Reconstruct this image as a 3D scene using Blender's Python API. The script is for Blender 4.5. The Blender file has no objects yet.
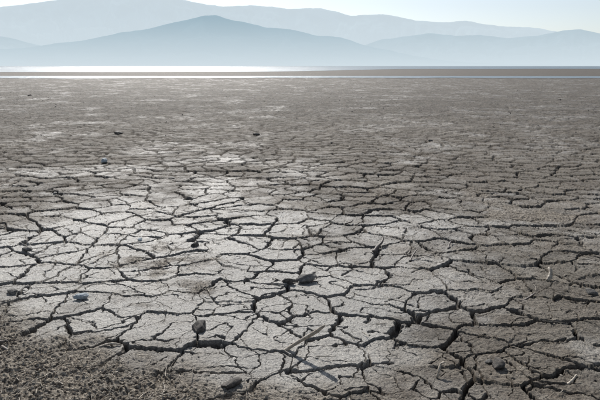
import bpy, math, numpy as np
from mathutils import Vector
rng=np.random.default_rng(7)
sc=bpy.context.scene
F32=np.float32
# ---------------- camera ----------------
CH=1.6; FPX=583.3; PITCH=math.atan(134/FPX)
cam=bpy.data.cameras.new("camera"); cam.lens=35; cam.sensor_width=36; cam.clip_end=60000; cam.clip_start=0.05
co=bpy.data.objects.new("camera",cam); sc.collection.objects.link(co)
co.location=(0,0,CH); co.rotation_euler=(math.pi/2-PITCH,0,0); sc.camera=co
def ray(px,py):
    u=(px-300)/FPX; v=(200-py)/FPX
    cp,sp=math.cos(PITCH),math.sin(PITCH)
    return (u, cp+v*sp, -sp+v*cp)
def gp(px,py):
    d=ray(px,py); t=-CH/d[2]; return (d[0]*t,d[1]*t)
def azel(px,py):
    d=ray(px,py); return math.atan2(d[0],d[1]), math.atan2(d[2],math.hypot(d[0],d[1]))
# ---------------- light ----------------
AZ=math.radians(-13); EL=math.radians(37)
sd=Vector((math.sin(AZ)*math.cos(EL),math.cos(AZ)*math.cos(EL),math.sin(EL)))
sl=bpy.data.lights.new("sun","SUN"); sl.energy=4.8; sl.angle=math.radians(0.5); sl.color=(1,0.96,0.90)
so=bpy.data.objects.new("sun",sl); sc.collection.objects.link(so)
so.rotation_euler=sd.to_track_quat('Z','Y').to_euler()
w=bpy.data.worlds.new("World"); sc.world=w; w.use_nodes=True
nt=w.node_tree; bg=nt.nodes["Background"]; sk=nt.nodes.new("ShaderNodeTexSky")
sk.sky_type='NISHITA'; sk.sun_disc=False; sk.sun_elevation=EL; sk.sun_rotation=AZ; sk.air_density=1.0; sk.dust_density=0.7; sk.ozone_density=1.5
hs=nt.nodes.new("ShaderNodeHueSaturation"); hs.inputs["Saturation"].default_value=0.5
hz=nt.nodes.new("ShaderNodeMix"); hz.data_type='RGBA'; hz.blend_type='MULTIPLY'; hz.inputs[0].default_value=1; hz.inputs[7].default_value=(0.93,0.985,1.06,1)
nt.links.new(sk.outputs[0],hs.inputs["Color"]); nt.links.new(hs.outputs[0],hz.inputs[6]); nt.links.new(hz.outputs[2],bg.inputs[0]); bg.inputs[1].default_value=0.100
sc.view_settings.view_transform='Standard'; sc.view_settings.look='None'; sc.view_settings.exposure=0
# ---------------- noise ----------------
def h32(a,b,s):
    with np.errstate(over='ignore'):
        n=(a.astype(np.int64)*374761393+b.astype(np.int64)*668265263+int(s)*1274126177)&0xffffffff
        n=((n^(n>>13))*1274126177)&0xffffffff
        n=((n^(n>>16))*2246822519)&0xffffffff
        n=n^(n>>15)
    return n
def r01(n): return (n&0xffffff).astype(F32)/F32(16777216)
def vn(x,y,s=0):
    ix=np.floor(x).astype(np.int64); iy=np.floor(y).astype(np.int64)
    fx=(x-ix).astype(F32); fy=(y-iy).astype(F32)
    fx=fx*fx*fx*(fx*(fx*6-15)+10); fy=fy*fy*fy*(fy*(fy*6-15)+10)
    a=r01(h32(ix,iy,s)); b=r01(h32(ix+1,iy,s)); c=r01(h32(ix,iy+1,s)); d=r01(h32(ix+1,iy+1,s))
    return ((a*(1-fx)+b*fx)*(1-fy)+(c*(1-fx)+d*fx)*fy)*2-1
def fbm(x,y,o=3,s=0,g=0.5):
    t=0;a=1.0;n=0
    for i in range(o):
        t=t+a*vn(x*(2.03**i)+i*7.3,y*(2.03**i)-i*3.1,s+i*17); n+=a; a*=g
    return t/n
def ss(a,b,x):
    t=np.clip((x-a)/(b-a),0,1); return t*t*(3-2*t)
def voro(x,y,sc_,seed,jit=0.85,wfun=None,fw=0.0):
    X=x/sc_; Y=y/sc_
    ix=np.floor(X).astype(np.int64); iy=np.floor(Y).astype(np.int64)
    best=np.full(X.shape,1e9,F32); bx=np.zeros_like(best); by=np.zeros_like(best); bi=ix.copy(); bj=iy.copy()
    for dj in (-1,0,1):
        for di in (-1,0,1):
            a=ix+di;b=iy+dj; h=h32(a,b,seed)
            px=a+0.5+jit*(r01(h)-0.5); py=b+0.5+jit*(r01(h>>8)-0.5)
            d=((px-X)**2+(py-Y)**2).astype(F32)
            m=d<best
            best=np.where(m,d,best); bx=np.where(m,px-X,bx); by=np.where(m,py-Y,by); bi=np.where(m,a,bi); bj=np.where(m,b,bj)
    hb=h32(bi,bj,seed)
    smin=np.full(X.shape,9.,F32); dmin=np.full(X.shape,9.,F32); wsel=np.zeros(X.shape,F32)
    for dj in (-2,-1,0,1,2):
        for di in (-2,-1,0,1,2):
            if (di==0 and dj==0) or abs(di)+abs(dj)==4: continue
            a=bi+di;b=bj+dj; h=h32(a,b,seed)
            px=a+0.5+jit*(r01(h)-0.5)-X; py=b+0.5+jit*(r01(h>>8)-0.5)-Y
            ex=px-bx; ey=py-by; L=np.sqrt(ex*ex+ey*ey)+1e-6
            d=((0.5*(bx+px)*ex+0.5*(by+py)*ey)/L*sc_).astype(F32)
            e=r01(((hb+h)*2654435761)&0xffffffff ^ ((hb^h)>>5))
            wd=wfun(e)
            s=d/np.maximum(wd+fw*(wd>1e-3),1e-5)
            m=s<smin
            smin=np.where(m,s,smin); wsel=np.where(m,wd,wsel)
            dmin=np.where((wd>1e-3)&(d<dmin),d,dmin)
    return smin,dmin,wsel,r01(hb>>3),bx*sc_,by*sc_,hb
# ---------------- ground height field ----------------
gA=gp(215,278); gB=gp(325,352); gC=gp(130,225); gD=gp(40,265)
def masks(x,y):
    line=(2.66-0.58*x)-y + 0.30*fbm(x*1.7,y*1.7,3,91)+0.14*fbm(x*9,y*9,2,95)
    R=ss(-0.15,0.34,line)*ss(1.0,0.3,x+0.2*fbm(x*2,y*2,2,12))
    R2=ss(0.30,0.62,fbm(x*0.8,y*0.8,4,191)+0.25*fbm(x*7,y*7,2,193))*0.75*ss(12,6,np.hypot(x,y))
    R=np.maximum(R,R2)
    n=fbm(x*1.0,y*1.0,4,33)
    def blob(c,rx,ry): return np.exp(-(((x-c[0])/rx)**2+((y-c[1])/ry)**2))
    S=1.0*blob(gA,1.2,1.5)+0.9*blob(gB,0.75,0.6)+0.75*blob(gC,2.4,3.4)+0.5*blob(gD,1.2,1.4)  # smooth patches set where the glare lies, also used to pale the colour
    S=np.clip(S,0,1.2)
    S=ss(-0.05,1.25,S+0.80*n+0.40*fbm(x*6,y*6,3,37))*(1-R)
    return R,S
def field(x,y,fw):
    x=x.astype(np.float64);y=y.astype(np.float64)
    r=np.hypot(x,y)
    R,S=masks(x,y)
    wx=x+0.22*fbm(x*.8,y*.8,2,101)+0.07*fbm(x*2.6,y*2.6,2,1)+0.022*fbm(x*10,y*10,2,3)+0.012*fbm(x*34,y*34,2,5)
    wy=y+0.22*fbm(x*.8,y*.8,2,102)+0.07*fbm(x*2.6,y*2.6,2,2)+0.022*fbm(x*10,y*10,2,4)+0.012*fbm(x*34,y*34,2,6)
    wm=(1+0.6*fbm(x*1.1,y*1.1,2,8)+0.5*fbm(x*14,y*14,2,9)).astype(F32)
    f1=lambda e: np.where(e<0.10,0,0.003+0.0115*((e-0.10)/0.90)**1.6).astype(F32)*wm
    f2=lambda e: np.where(e<0.34,0,0.0018+0.0065*((e-0.34)/0.66)**1.6).astype(F32)*wm
    s1,d1,w1,c1,vx,vy,hb=voro(wx,wy,0.325,11,0.97,f1,fw)
    s2,d2,w2,c2,_,_,_=voro(wx+31,wy+17,0.155,23,0.98,f2,fw*0.8)
    att1=np.clip((w1+0.006)/(w1+0.006+0.45*fw),0,1); att2=np.clip((w2+.003)/(w2+.003+0.8*fw),0,1)
    m1=ss(1.35,0.55,s1)*att1; m2=ss(1.4,0.5,s2)*att2
    kr=1-0.85*R
    fade=ss(70,18,r)
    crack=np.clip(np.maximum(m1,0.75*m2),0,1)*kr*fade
    dep=np.maximum(m1*np.clip(0.018+w1*2.6,0,.055),m2*np.clip(0.006+w2*1.8,0,.02))*kr*fade
    nearf=ss(25,8,r)
    lip=(0.0055*np.exp(-d1/0.022)+0.0030*np.exp(-d2/0.014))*kr*nearf*(1+0.8*fbm(x*18,y*18,2,119))
    tx=(r01(hb>>5)-0.5)*0.09; ty=(r01(hb>>11)-0.5)*0.09
    tilt=(-vx*tx-vy*ty)*kr*(1-0.3*S)
    und=0.020*fbm(x*0.55,y*0.55,3,41)+0.05*fbm(x*0.07,y*0.07,2,44)*ss(8,30,r)
    ff=ss(45,12,r)
    fine=(0.0070*fbm(x*9,y*9,3,51,0.65)+0.0032*fbm(x*52,y*52,2,56,0.7))*(1-0.35*S)*ff
    midr=0.018*fbm(x*4.2,y*4.2,3,58,0.7)*ss(7,16,r)*ss(80,50,r)
    pits=(-0.0050*ss(0.28,0.75,fbm(x*23,y*23,2,61))-0.0035*ss(0.35,0.8,fbm(x*70,y*70,1,64)))*(1-.35*S)*ss(20,8,r)
    rub=R*(0.022*fbm(x*5,y*5,3,71)+0.018*np.abs(fbm(x*19,y*19,3,75))+0.010*fbm(x*55,y*55,2,79))*ss(30,12,r)
    rough_right=ss(0.1,1.6,x)*0.005*fbm(x*30,y*30,2,83)*ss(20,8,r)
    z=und+fine+midr+pits+rub+rough_right+lip*(1-m1)*(1-m2)+tilt-dep
    far=ss(60,90,r); z=z*(1-far)
    return z,crack,R,S,c1
def gz(x,y):
    x=np.atleast_1d(np.asarray(x,float));y=np.atleast_1d(np.asarray(y,float))
    return field(x,y,np.zeros(x.shape,F32))[0]
# grid
STEP=0.0005
dep=np.concatenate([np.radians(np.linspace(82,37,40,endpoint=False)),np.arange(math.radians(37),math.radians(0.45),-STEP)])
rad=CH/np.tan(dep)
rad=np.concatenate([rad,np.geomspace(rad[-1]*1.08,26000,60)])
azs=np.concatenate([np.radians(np.linspace(-180,-60,40,endpoint=False)),np.radians(np.linspace(-60,-31,160,endpoint=False)),
    np.arange(math.radians(-31),math.radians(31),0.0009),np.radians(np.linspace(31.1,60,160,endpoint=False)),np.radians(np.linspace(60,180,40,endpoint=False))])
nr,na=len(rad),len(azs)
RR,AA=np.meshgrid(rad,azs,indexing='ij')
X=(RR*np.sin(AA)).ravel(); Y=(RR*np.cos(AA)).ravel()
dr=np.gradient(rad); fwr=np.maximum(0,dr*0.5-0.003)
FW=np.repeat(fwr,na).astype(F32)
N=X.size
Z=np.zeros(N);CR=np.zeros(N,F32);RU=np.zeros(N,F32);SM=np.zeros(N,F32);PL=np.zeros(N,F32)
near=np.where(np.hypot(X,Y)<90)[0]
for ch in np.array_split(near,8):
    z,c,R,S,p=field(X[ch],Y[ch],FW[ch]); Z[ch]=z;CR[ch]=c;RU[ch]=R;SM[ch]=S;PL[ch]=p
X=np.append(X,0);Y=np.append(Y,0);Z=np.append(Z,Z[:na].mean())
CR=np.append(CR,0);RU=np.append(RU,0);SM=np.append(SM,0);PL=np.append(PL,0)
i,j=np.meshgrid(np.arange(nr-1),np.arange(na),indexing='ij'); j2=(j+1)%na
Q=np.stack([i*na+j,i*na+j2,(i+1)*na+j2,(i+1)*na+j],-1).reshape(-1,4)
Q=Q[:,::-1]
T=np.stack([np.full(na,N),(np.arange(na)+1)%na,np.arange(na)],-1)
def mkmesh(name,V,quads=None,tris=None,smooth=True,mat=None):
    me=bpy.data.meshes.new(name); V=np.asarray(V,F32)
    nq=0 if quads is None else len(quads); ntt=0 if tris is None else len(tris)
    loops=np.concatenate([np.asarray(quads).ravel() if nq else np.zeros(0,int),np.asarray(tris).ravel() if ntt else np.zeros(0,int)]).astype(np.int32)
    me.vertices.add(len(V)); me.vertices.foreach_set("co",V.ravel())
    me.loops.add(len(loops)); me.loops.foreach_set("vertex_index",loops)
    me.polygons.add(nq+ntt)
    st=np.concatenate([np.arange(nq)*4,nq*4+np.arange(ntt)*3]).astype(np.int32)
    me.polygons.foreach_set("loop_start",st)
    me.polygons.foreach_set("use_smooth",np.full(nq+ntt,smooth))
    me.update(calc_edges=True); me.validate()
    ob=bpy.data.objects.new(name,me); sc.collection.objects.link(ob)
    if mat: me.materials.append(mat)
    return ob
def att(ob,n,a):
    at=ob.data.attributes.new(n,'FLOAT','POINT'); at.data.foreach_set("value",np.asarray(a,F32))
# ---------------- node helpers ----------------
class M:
    def __init__(s,name):
        s.m=bpy.data.materials.new(name); s.m.use_nodes=True; s.t=s.m.node_tree; s.b=s.t.nodes["Principled BSDF"]; s.out=s.t.nodes["Material Output"]
        s.geo=s.t.nodes.new("ShaderNodeNewGeometry"); s.tc=s.t.nodes.new("ShaderNodeTexCoord")
    def L(s,a,b): s.t.links.new(a,b)
    def inp(s,sock,v):
        if isinstance(v,bpy.types.NodeSocket): s.L(v,sock)
        elif isinstance(v,(tuple,list)) and len(v)==3 and sock.type=='RGBA': sock.default_value=(*v,1)
        else: sock.default_value=v
    def noise(s,scale,det=4,rough=0.55,vec=None,dist=0,out="Fac"):
        n=s.t.nodes.new("ShaderNodeTexNoise"); n.inputs["Scale"].default_value=scale; n.inputs["Detail"].default_value=det; n.inputs["Roughness"].default_value=rough; n.inputs["Distortion"].default_value=dist
        s.L(vec or s.geo.outputs["Position"],n.inputs["Vector"]); return n.outputs[out]
    def vedge(s,scale,vec):
        n=s.t.nodes.new("ShaderNodeTexVoronoi"); n.voronoi_dimensions='2D'; n.feature='DISTANCE_TO_EDGE'; n.inputs["Scale"].default_value=scale; s.L(vec,n.inputs["Vector"]); return n.outputs["Distance"]
    def warp(s,scale,amt):
        c=s.noise(scale,1,0.6,out="Color"); a=s.t.nodes.new("ShaderNodeVectorMath"); a.operation='MULTIPLY_ADD'; s.L(c,a.inputs[0]); a.inputs[1].default_value=(amt,amt,0); s.L(s.geo.outputs["Position"],a.inputs[2]); return a.outputs[0]
    def math(s,op,a,b=0.0,clamp=False):
        n=s.t.nodes.new("ShaderNodeMath"); n.operation=op; n.use_clamp=clamp; s.inp(n.inputs[0],a); s.inp(n.inputs[1],b); return n.outputs[0]
    def mr(s,v,a,b,c=0.0,d=1.0,smooth=True):
        n=s.t.nodes.new("ShaderNodeMapRange"); n.interpolation_type='SMOOTHSTEP' if smooth else 'LINEAR'
        s.inp(n.inputs[0],v); 
        for k,q in zip((1,2,3,4),(a,b,c,d)): n.inputs[k].default_value=q
        return n.outputs[0]
    def mix(s,f,a,b):
        n=s.t.nodes.new("ShaderNodeMix"); n.data_type='RGBA'; s.inp(n.inputs[0],f); s.inp(n.inputs[6],a); s.inp(n.inputs[7],b); return n.outputs[2]
    def mul(s,a,f):
        n=s.t.nodes.new("ShaderNodeVectorMath"); n.operation='SCALE'; s.inp(n.inputs[0],a); s.inp(n.inputs[3],f); return n.outputs[0]
    def attr(s,name):
        n=s.t.nodes.new("ShaderNodeAttribute"); n.attribute_name=name; return n.outputs["Fac"]
    def bump(s,h,dist,strength=1.0,nrm=None):
        n=s.t.nodes.new("ShaderNodeBump"); n.inputs["Strength"].default_value=strength; s.inp(n.inputs["Distance"],dist); s.inp(n.inputs["Height"],h)
        if nrm: s.L(nrm,n.inputs["Normal"])
        return n.outputs[0]
# ground material
g=M("cracked_mud")
cr=g.attr("crack"); ru=g.attr("rubble"); sm=g.attr("smooth_glare"); pl=g.attr("plate"); farn=g.attr("farness")
n1=g.noise(0.7,5,0.6); n2=g.noise(14,4,0.7); n3=g.noise(90,3,0.75)
base=g.mix(g.mr(n1,0.35,0.66),(0.085,0.066,0.048),(0.150,0.130,0.103))
base=g.mix(g.mr(n2,0.40,0.66,0,0.75),base,(0.205,0.183,0.152))
base=g.mix(g.math('MULTIPLY',sm,0.65),base,(0.285,0.270,0.240))  # sun glare painted in: base colour goes paler on the smooth patches
base=g.mul(base,g.mr(n3,0.35,0.65,0.52,1.45))
base=g.mul(base,g.mr(pl,0,1,0.80,1.15,False))
vf=g.vedge(2.6,g.warp(3.0,0.35)); fc=g.math('MULTIPLY',g.mr(vf,0.015,0.11,1,0),farn)
base=g.mix(g.math('MULTIPLY',fc,0.65),base,(0.045,0.037,0.028))
nf=g.noise(2.2,6,0.75)
spk=g.math('MULTIPLY',g.mr(nf,0.46,0.58),farn); base=g.mix(g.math('MULTIPLY',spk,0.6),base,(0.055,0.046,0.036))
rubc=g.mix(g.mr(g.noise(60,3,0.8),0.44,0.60),(0.080,0.062,0.045),(0.40,0.35,0.28))
base=g.mix(g.math('MULTIPLY',ru,0.85),base,rubc)
base=g.mix(g.math('MULTIPLY',cr,0.8),base,(0.040,0.031,0.023))  # crack interiors darkened in colour: moist mud plus painted shade
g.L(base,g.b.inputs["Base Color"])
rg=g.math('SUBTRACT',0.74,g.math('MULTIPLY',sm,0.28)); rg=g.math('ADD',rg,g.mr(n2,0.35,0.65,-0.08,0.12)); rg=g.math('ADD',rg,g.math('MULTIPLY',cr,0.25),True)
g.L(rg,g.b.inputs["Roughness"])
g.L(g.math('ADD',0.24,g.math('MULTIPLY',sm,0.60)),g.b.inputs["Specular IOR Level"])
fine_v=g.mr(g.vedge(13,g.warp(11,0.05)),0.0,0.05,0,1)
hh=g.math('ADD',g.math('MULTIPLY',fine_v,0.0026),g.math('MULTIPLY',g.noise(34,5,0.75),0.013))
hh=g.math('ADD',hh,g.math('MULTIPLY',n3,0.0055))
hh=g.math('ADD',hh,g.math('MULTIPLY',g.math('MULTIPLY',nf,farn),0.13))
g.L(g.bump(hh,1.0,1.0),g.b.inputs["Normal"])
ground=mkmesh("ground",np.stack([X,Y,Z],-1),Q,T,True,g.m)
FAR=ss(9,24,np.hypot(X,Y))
for n,a in (("crack",CR),("rubble",RU),("smooth_glare",SM),("plate",PL),("farness",FAR)): att(ground,n,a)
# ---------------- water ----------------
wm_=M("lake_water"); wm_.b.inputs["Base Color"].default_value=(0.10,0.14,0.16,1); wm_.b.inputs["Roughness"].default_value=0.30; wm_.b.inputs["IOR"].default_value=1.33
wm_.L(wm_.bump(wm_.noise(1.2,4,0.6),0.35,1.0),wm_.b.inputs["Normal"])
def dist_at(py): return gp(300,py)[1]
def strip(name,y0f,y1f,x0,x1,n,z):
    xs=np.linspace(x0,x1,n); a=y0f(xs); b=np.maximum(y1f(xs),a+0.01)
    V=np.concatenate([np.stack([xs,a,np.full(n,z)],-1),np.stack([xs,b,np.full(n,z)],-1)])
    k=np.arange(n-1); Qd=np.stack([k,k+1,n+k+1,n+k],-1)
    return mkmesh(name,V,Qd,None,False,wm_.m)
d78,d76=dist_at(78.3),dist_at(76.4)
strip("shallow_channel_water",lambda x:d78+3*fbm(x*.03,x*0,4,5)+2.5*fbm(x*.2,x*0,3,6)+0.03*np.clip(x,0,300),lambda x:d76+7*fbm(x*.012+5,x*0,4,7),-300,300,900,0.03)
dl,dri=dist_at(72.2),dist_at(69.0)
strip("lake",lambda x:dl+10*fbm(x*.02,x*0,4,9)+(dri-dl+45*fbm(x*.01,x*0,3,19))*ss(-25,70,x),lambda x:x*0+9000,-9000,9000,6000,0.03)
# ---------------- mountains ----------------
def mountain(name,dist,prof,width,col,haze,f0,f1,H,seed,jag=0.002):
    A=np.radians(np.linspace(-52,52,1100)); pa=[];pe=[]
    for p in prof:
        a,e=azel(*p); pa.append(a);pe.append(e)
    el=np.interp(A,pa,pe); 
    k=np.hanning(11);k/=k.sum(); el=np.convolve(np.pad(el,5,'edge'),k,'valid')
    el=el+jag*fbm(A*38,A*0,6,seed,0.62)*np.clip(el/0.02,0,1)
    hgt=np.tan(np.maximum(el,0))*dist
    ts=np.linspace(-1,1,101)
    TT,AA=np.meshgrid(ts,A,indexing='ij'); HH=np.broadcast_to(hgt,TT.shape)
    rr=dist+TT*width
    base=(1-np.abs(TT))**1.15
    u=AA*dist/900+0.5*fbm(AA*dist/500,TT*2,2,seed+9)
    g1=np.abs(fbm(u,TT*1.6,5,seed+3,0.6)); 
    zz=HH*(base-0.9*g1*np.sin(np.pi*np.clip(np.abs(TT),0,1))*base**0.5)-4*(np.abs(TT)>0.99)
    V=np.stack([rr*np.sin(AA),rr*np.cos(AA),zz],-1).reshape(-1,3)
    a,b=TT.shape; i,j=np.meshgrid(np.arange(a-1),np.arange(b-1),indexing='ij')
    Qd=np.stack([i*b+j,i*b+j+1,(i+1)*b+j+1,(i+1)*b+j],-1).reshape(-1,4)[:,::-1]
    m=M(name+"_mat"); t=m.t; t.nodes.remove(m.b)
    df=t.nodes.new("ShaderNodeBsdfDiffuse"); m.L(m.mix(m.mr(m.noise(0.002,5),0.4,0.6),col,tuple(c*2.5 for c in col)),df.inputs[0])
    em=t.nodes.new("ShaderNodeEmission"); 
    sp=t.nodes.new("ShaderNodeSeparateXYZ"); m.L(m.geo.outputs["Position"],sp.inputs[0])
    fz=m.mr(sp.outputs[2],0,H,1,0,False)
    m.L(m.mix(fz,haze,(0.66,0.76,0.82)),em.inputs[0])  # aerial haze painted on as a glow, palest at the mountain foot
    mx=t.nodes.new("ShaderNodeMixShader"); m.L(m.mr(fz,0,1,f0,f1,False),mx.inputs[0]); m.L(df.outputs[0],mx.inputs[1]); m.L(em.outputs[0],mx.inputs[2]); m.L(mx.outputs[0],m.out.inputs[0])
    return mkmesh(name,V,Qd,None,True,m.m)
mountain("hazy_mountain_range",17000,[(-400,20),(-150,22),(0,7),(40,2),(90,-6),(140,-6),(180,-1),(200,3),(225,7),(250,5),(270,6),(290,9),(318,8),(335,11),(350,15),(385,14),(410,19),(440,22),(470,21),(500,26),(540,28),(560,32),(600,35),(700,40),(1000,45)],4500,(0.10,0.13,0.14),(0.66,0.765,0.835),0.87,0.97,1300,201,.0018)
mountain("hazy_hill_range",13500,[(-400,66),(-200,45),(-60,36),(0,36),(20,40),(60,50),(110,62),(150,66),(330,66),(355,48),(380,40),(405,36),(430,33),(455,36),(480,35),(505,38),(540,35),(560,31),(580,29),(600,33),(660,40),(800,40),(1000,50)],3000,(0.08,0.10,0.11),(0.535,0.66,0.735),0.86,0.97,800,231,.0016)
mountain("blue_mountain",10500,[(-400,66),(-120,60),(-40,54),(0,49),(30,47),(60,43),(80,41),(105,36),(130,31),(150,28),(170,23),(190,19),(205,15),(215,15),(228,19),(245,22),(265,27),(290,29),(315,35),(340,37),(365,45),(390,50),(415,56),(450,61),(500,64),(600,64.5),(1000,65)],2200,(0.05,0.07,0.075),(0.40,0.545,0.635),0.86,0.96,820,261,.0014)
# ---------------- small things ----------------
import bmesh
def ico(sub):
    bm=bmesh.new(); bmesh.ops.create_icosphere(bm,subdivisions=sub,radius=1); V=np.array([v.co[:] for v in bm.verts]); Tt=np.array([[v.index for v in f.verts] for f in bm.faces]); bm.free(); return V,Tt
I1,I4=ico(1),ico(4)
def rockV(base,seed,sx,sy,sz):
    r=np.random.default_rng(seed); V=base.copy()
    for k in range(11):
        d=r.normal(size=3); d/=np.linalg.norm(d); off=r.uniform(.5,.85)
        p=V@d; V=V-np.outer(np.maximum(p-off,0)*0.9,d)
    nn=fbm(V[:,0]*2.3+seed,V[:,1]*2.3+V[:,2]*1.7,4,seed%997)
    V=V*(1+0.18*nn)[:,None]
    return V*np.array([sx,sy,sz])
def stone_mat(name,c1,c2,sc1=25):
    m=M(name); oc=m.tc.outputs["Object"]
    n=m.noise(sc1,6,0.7,oc); c=m.mix(m.mr(n,0.35,0.65),c1,c2); c=m.mul(c,m.mr(m.noise(180,3,.7,oc),.3,.7,.7,1.3))
    m.L(c,m.b.inputs["Base Color"]); m.b.inputs["Roughness"].default_value=0.7; m.b.inputs["Specular IOR Level"].default_value=0.35
    m.L(m.bump(m.noise(90,6,.75,oc),0.006,1.0),m.b.inputs["Normal"]); return m.m
mt_grey=stone_mat("grey_stone",(0.08,0.076,0.07),(0.22,0.205,0.185)); mt_dark=stone_mat("dark_stone",(0.03,0.027,0.024),(0.13,0.112,0.095))
mt_pale=stone_mat("pale_stone",(0.28,0.33,0.36),(0.5,0.53,0.54)); mt_grav=stone_mat("gravel_mat",(0.07,0.06,0.05),(0.38,0.34,0.29),9)
def stone(px,py,wpx,hr,mat,seed,asp=0.8,rot=None):
    x,y=gp(px,py); sc_=wpx/FPX*math.hypot(y,CH)/2
    V=rockV(I4[0],seed,sc_,sc_*asp,sc_*hr)
    o=mkmesh("stone",V,None,I4[1],True,mat); z=float(gz(x,y)[0])
    o.location=(x,y,max(z,-0.005)+sc_*hr*0.45); o.rotation_euler=(rng.uniform(-.2,.2),rng.uniform(-.2,.2),rng.uniform(0,6) if rot is None else rot); return o
stone(200,330,20,0.62,mt_dark,3,0.8)
stone(82,299,18,0.42,mt_pale,5,0.6,0.3)
stone(306,281,22,0.5,mt_grey,8,0.6,0.4); stone(289,283,13,0.5,mt_dark,9,.7)
stone(498,366,18,0.6,mt_dark,12,0.9); stone(489,362,9,0.5,mt_grey,13)
stone(231,386,22,0.35,mt_dark,14,0.7); 
stone(195,246,10,0.5,mt_dark,15); stone(27,250,12,0.5,mt_grey,16); stone(118,134,11,0.35,mt_dark,17,0.8); stone(256,135,8,0.5,mt_dark,18)
stone(104,163,8,0.7,mt_pale,19); stone(591,294,13,0.5,mt_grey,20); stone(30,96,5,.3,mt_dark,21); stone(390,203,6,.5,mt_dark,22)
stone(118,281,10,.4,mt_grey,23,0.5); stone(172,179,7,.5,mt_grey,24); stone(430,141,6,.4,mt_dark,25); stone(140,240,9,.4,mt_pale,26,.5)
stone(55,194,7,.5,mt_grey,27); stone(520,190,6,.5,mt_dark,28); stone(560,100,5,.3,mt_dark,29); stone(12,294,16,.4,mt_grey,30,.6)
def tube(P,Rr,ns=7,flat=1.0,seed=0,rough=0.15):
    P=np.asarray(P,float); n=len(P); r=np.random.default_rng(seed)
    Tn=np.gradient(P,axis=0); Tn/=np.linalg.norm(Tn,axis=1)[:,None]+1e-9
    up=np.array([0,0,1.]) if abs(Tn[0,2])<.9 else np.array([1.,0,0])
    A=np.cross(Tn,up); A/=np.linalg.norm(A,axis=1)[:,None]+1e-9; B=np.cross(A,Tn)
    th=np.linspace(0,2*np.pi,ns,endpoint=False)+r.uniform(0,6)
    jit=1+rough*r.normal(size=(1,ns))+0.5*rough*r.normal(size=(n,ns))
    V=P[:,None,:]+(np.asarray(Rr)[:,None]*jit)[:,:,None]*(np.cos(th)[None,:,None]*A[:,None,:]+flat*np.sin(th)[None,:,None]*B[:,None,:])
    V=V.reshape(-1,3); k,q=np.meshgrid(np.arange(n-1),np.arange(ns),indexing='ij'); q2=(q+1)%ns
    Qd=np.stack([k*ns+q,k*ns+q2,(k+1)*ns+q2,(k+1)*ns+q],-1).reshape(-1,4)
    V=np.concatenate([V,P[:1],P[-1:]]); c0,c1=len(V)-2,len(V)-1; q=np.arange(ns);q2=(q+1)%ns
    Tt=np.concatenate([np.stack([np.full(ns,c0),q2,q],-1),np.stack([np.full(ns,c1),(n-1)*ns+q,(n-1)*ns+q2],-1)])
    return V,Qd,Tt
def wood_mat(name,c1,c2):
    m=M(name); oc=m.tc.outputs["Object"]
    n=m.noise(70,6,0.7,oc,1.0); c=m.mix(m.mr(n,0.35,0.65),c1,c2); m.L(c,m.b.inputs["Base Color"]); m.b.inputs["Roughness"].default_value=0.55
    m.L(m.bump(m.noise(140,5,.7,oc),0.002,1.0),m.b.inputs["Normal"]); return m.m
mw=wood_mat("weathered_wood",(0.20,0.16,0.115),(0.48,0.42,0.34)); mwd=wood_mat("dark_wood",(0.04,0.03,0.024),(0.13,0.10,0.08)); mstraw=wood_mat("dry_stalks",(0.08,0.065,0.05),(0.50,0.43,0.33))
def stick(p0,p1,r0,r1,mat,seed,bend=0.02,flat=0.7,name="driftwood_stick",n=14,ns=9):
    r=np.random.default_rng(seed); t=np.linspace(0,1,n)[:,None]; P=np.array(p0)*(1-t)+np.array(p1)*t
    b=r.normal(size=3)*bend; b2=r.normal(size=3)*bend*.5; P=P+np.sin(np.pi*t)*b+np.sin(2.3*np.pi*t)*b2*t
    rad=(r0*(1-t[:,0])+r1*t[:,0])*(1+0.12*r.normal(size=n)); rad[-1]*=.6
    V,Qd,Tt=tube(P,rad,ns,flat,seed); return mkmesh(name,V,Qd,Tt,True,mat)
stick((-0.09,3.10,-0.01),(0.14,3.02,0.185),0.014,0.017,mw,1,0.004,0.6)
def gstick(a,b,za,zb,r0,r1,mat,seed,bend=0.02,name="driftwood_stick"):
    xa,ya=gp(*a); xb,yb=gp(*b); z0=max(float(gz(xa,ya)[0]),-.01); z1=max(float(gz(xb,yb)[0]),-.01)
    return stick((xa,ya,z0+za),(xb,yb,z1+zb),r0,r1,mat,seed,bend,0.8,name)
gstick((373,252),(384,244),0,0.07,.016,.010,mwd,2,.006)
gstick((547,281),(548,277),0,0.08,.015,.012,mw,3,.005)
gstick((437,376),(444,372),0,0.07,.009,.006,mw,4,.01)
gstick((566,384),(576,380),0,0.04,.009,.006,mw,5,.006)
gstick((2,350),(40,377),0.012,0.015,.010,.006,mwd,6,.02)
gstick((0,346),(9,347),0.02,0.03,.012,.008,mwd,7,.01)
gstick((275,279),(322,283),0.01,0.03,.006,.004,mwd,8,.02)
gstick((520,300),(535,295),0.0,0.02,.010,.006,mwd,9,.01)
gstick((410,262),(417,256),0.0,0.05,.010,.006,mwd,10,.01)
gstick((448,250),(452,243),0.0,0.03,.008,.006,mwd,11,.01)
gstick((95,349),(120,346),0.012,0.012,.009,.006,mw,12,.01)
gstick((345,226),(352,224),0.0,0.03,.010,.006,mwd,13,.01)
def merge(parts):
    Vs=[];Qs=[];Ts=[];o=0
    for V,q,t in parts:
        Vs.append(V)
        if q is not None: Qs.append(q+o)
        if t is not None: Ts.append(t+o)
        o+=len(V)
    return np.concatenate(Vs),(np.concatenate(Qs) if Qs else None),(np.concatenate(Ts) if Ts else None)
xs=[];ys=[];sz=[]
px=rng.uniform(-3.2,3.5,22000); py=rng.uniform(2.0,6,22000); R,_=masks(px,py)
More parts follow.
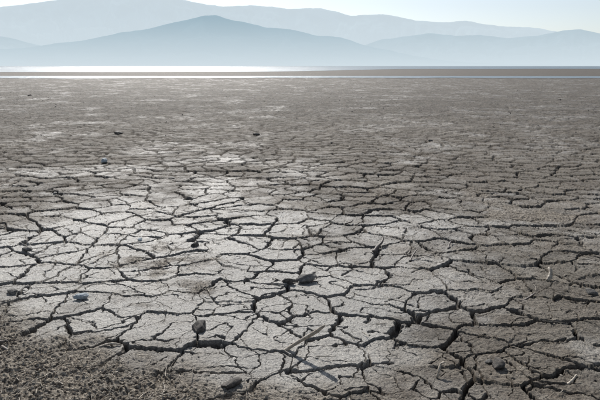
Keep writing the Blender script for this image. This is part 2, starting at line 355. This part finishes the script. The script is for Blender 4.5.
k=rng.random(22000)<R*0.4; xs.append(px[k]);ys.append(py[k]);sz.append(0.002+0.010*rng.random(k.sum())**3)
px=rng.uniform(-6,6,6500); py=2+rng.random(6500)**1.3*11; xs.append(px);ys.append(py);sz.append(0.002+0.010*rng.random(6500)**4)
px=rng.uniform(-18,18,1300); py=rng.uniform(9,40,1300); xs.append(px);ys.append(py);sz.append(0.008+0.035*rng.random(1300)**4)
xs=np.concatenate(xs);ys=np.concatenate(ys);sz=np.concatenate(sz); zs=gz(xs,ys)
protos=[rockV(I1[0],100+q,1,1,1) for q in range(14)]
parts=[]
for q in range(len(xs)):
    P=protos[q%14]*np.array([1,rng.uniform(.6,1),rng.uniform(.4,.8)])*sz[q]; a=rng.uniform(0,6.28);c,s=math.cos(a),math.sin(a)
    P=P@np.array([[c,s,0],[-s,c,0],[0,0,1]])+np.array([xs[q],ys[q],zs[q]+sz[q]*.3]); parts.append((P,None,I1[1]))
V,Qd,Tt=merge(parts); mkmesh("gravel",V,None,Tt,False,mt_grav)
px=rng.uniform(-3.2,3.0,13000); py=rng.uniform(2.0,4.8,13000); R,_=masks(px,py); k=rng.random(13000)<R*0.33*ss(1.2,-0.2,px)
px,py=px[k],py[k]; e1=rng.uniform(-5,5,450); e2=rng.uniform(2.3,9,450); px=np.append(px,e1);py=np.append(py,e2)
pz=gz(px,py); parts=[]
for q in range(len(px)):
    L=rng.uniform(.015,.11)*(0.6 if rng.random()<.6 else 1.3); a=rng.uniform(0,6.28); dx,dy=math.cos(a)*L/2,math.sin(a)*L/2
    n=5; t=np.linspace(-1,1,n); b=rng.normal()*L*.12
    P=np.stack([px[q]+dx*t-dy*b*(1-t*t)*8,py[q]+dy*t+dx*b*(1-t*t)*8,pz[q]+0.004+np.abs(rng.normal())*0.006+(t*.5+.5)*np.abs(rng.normal())*L*.18],-1)
    r0=rng.uniform(.001,.0034); parts.append(tube(P,np.linspace(r0,r0*.6,n),4,1,q,0.05))
V,Qd,Tt=merge(parts); mkmesh("dry_plant_litter",V,Qd,Tt,False,mstraw)
print("verts",N)
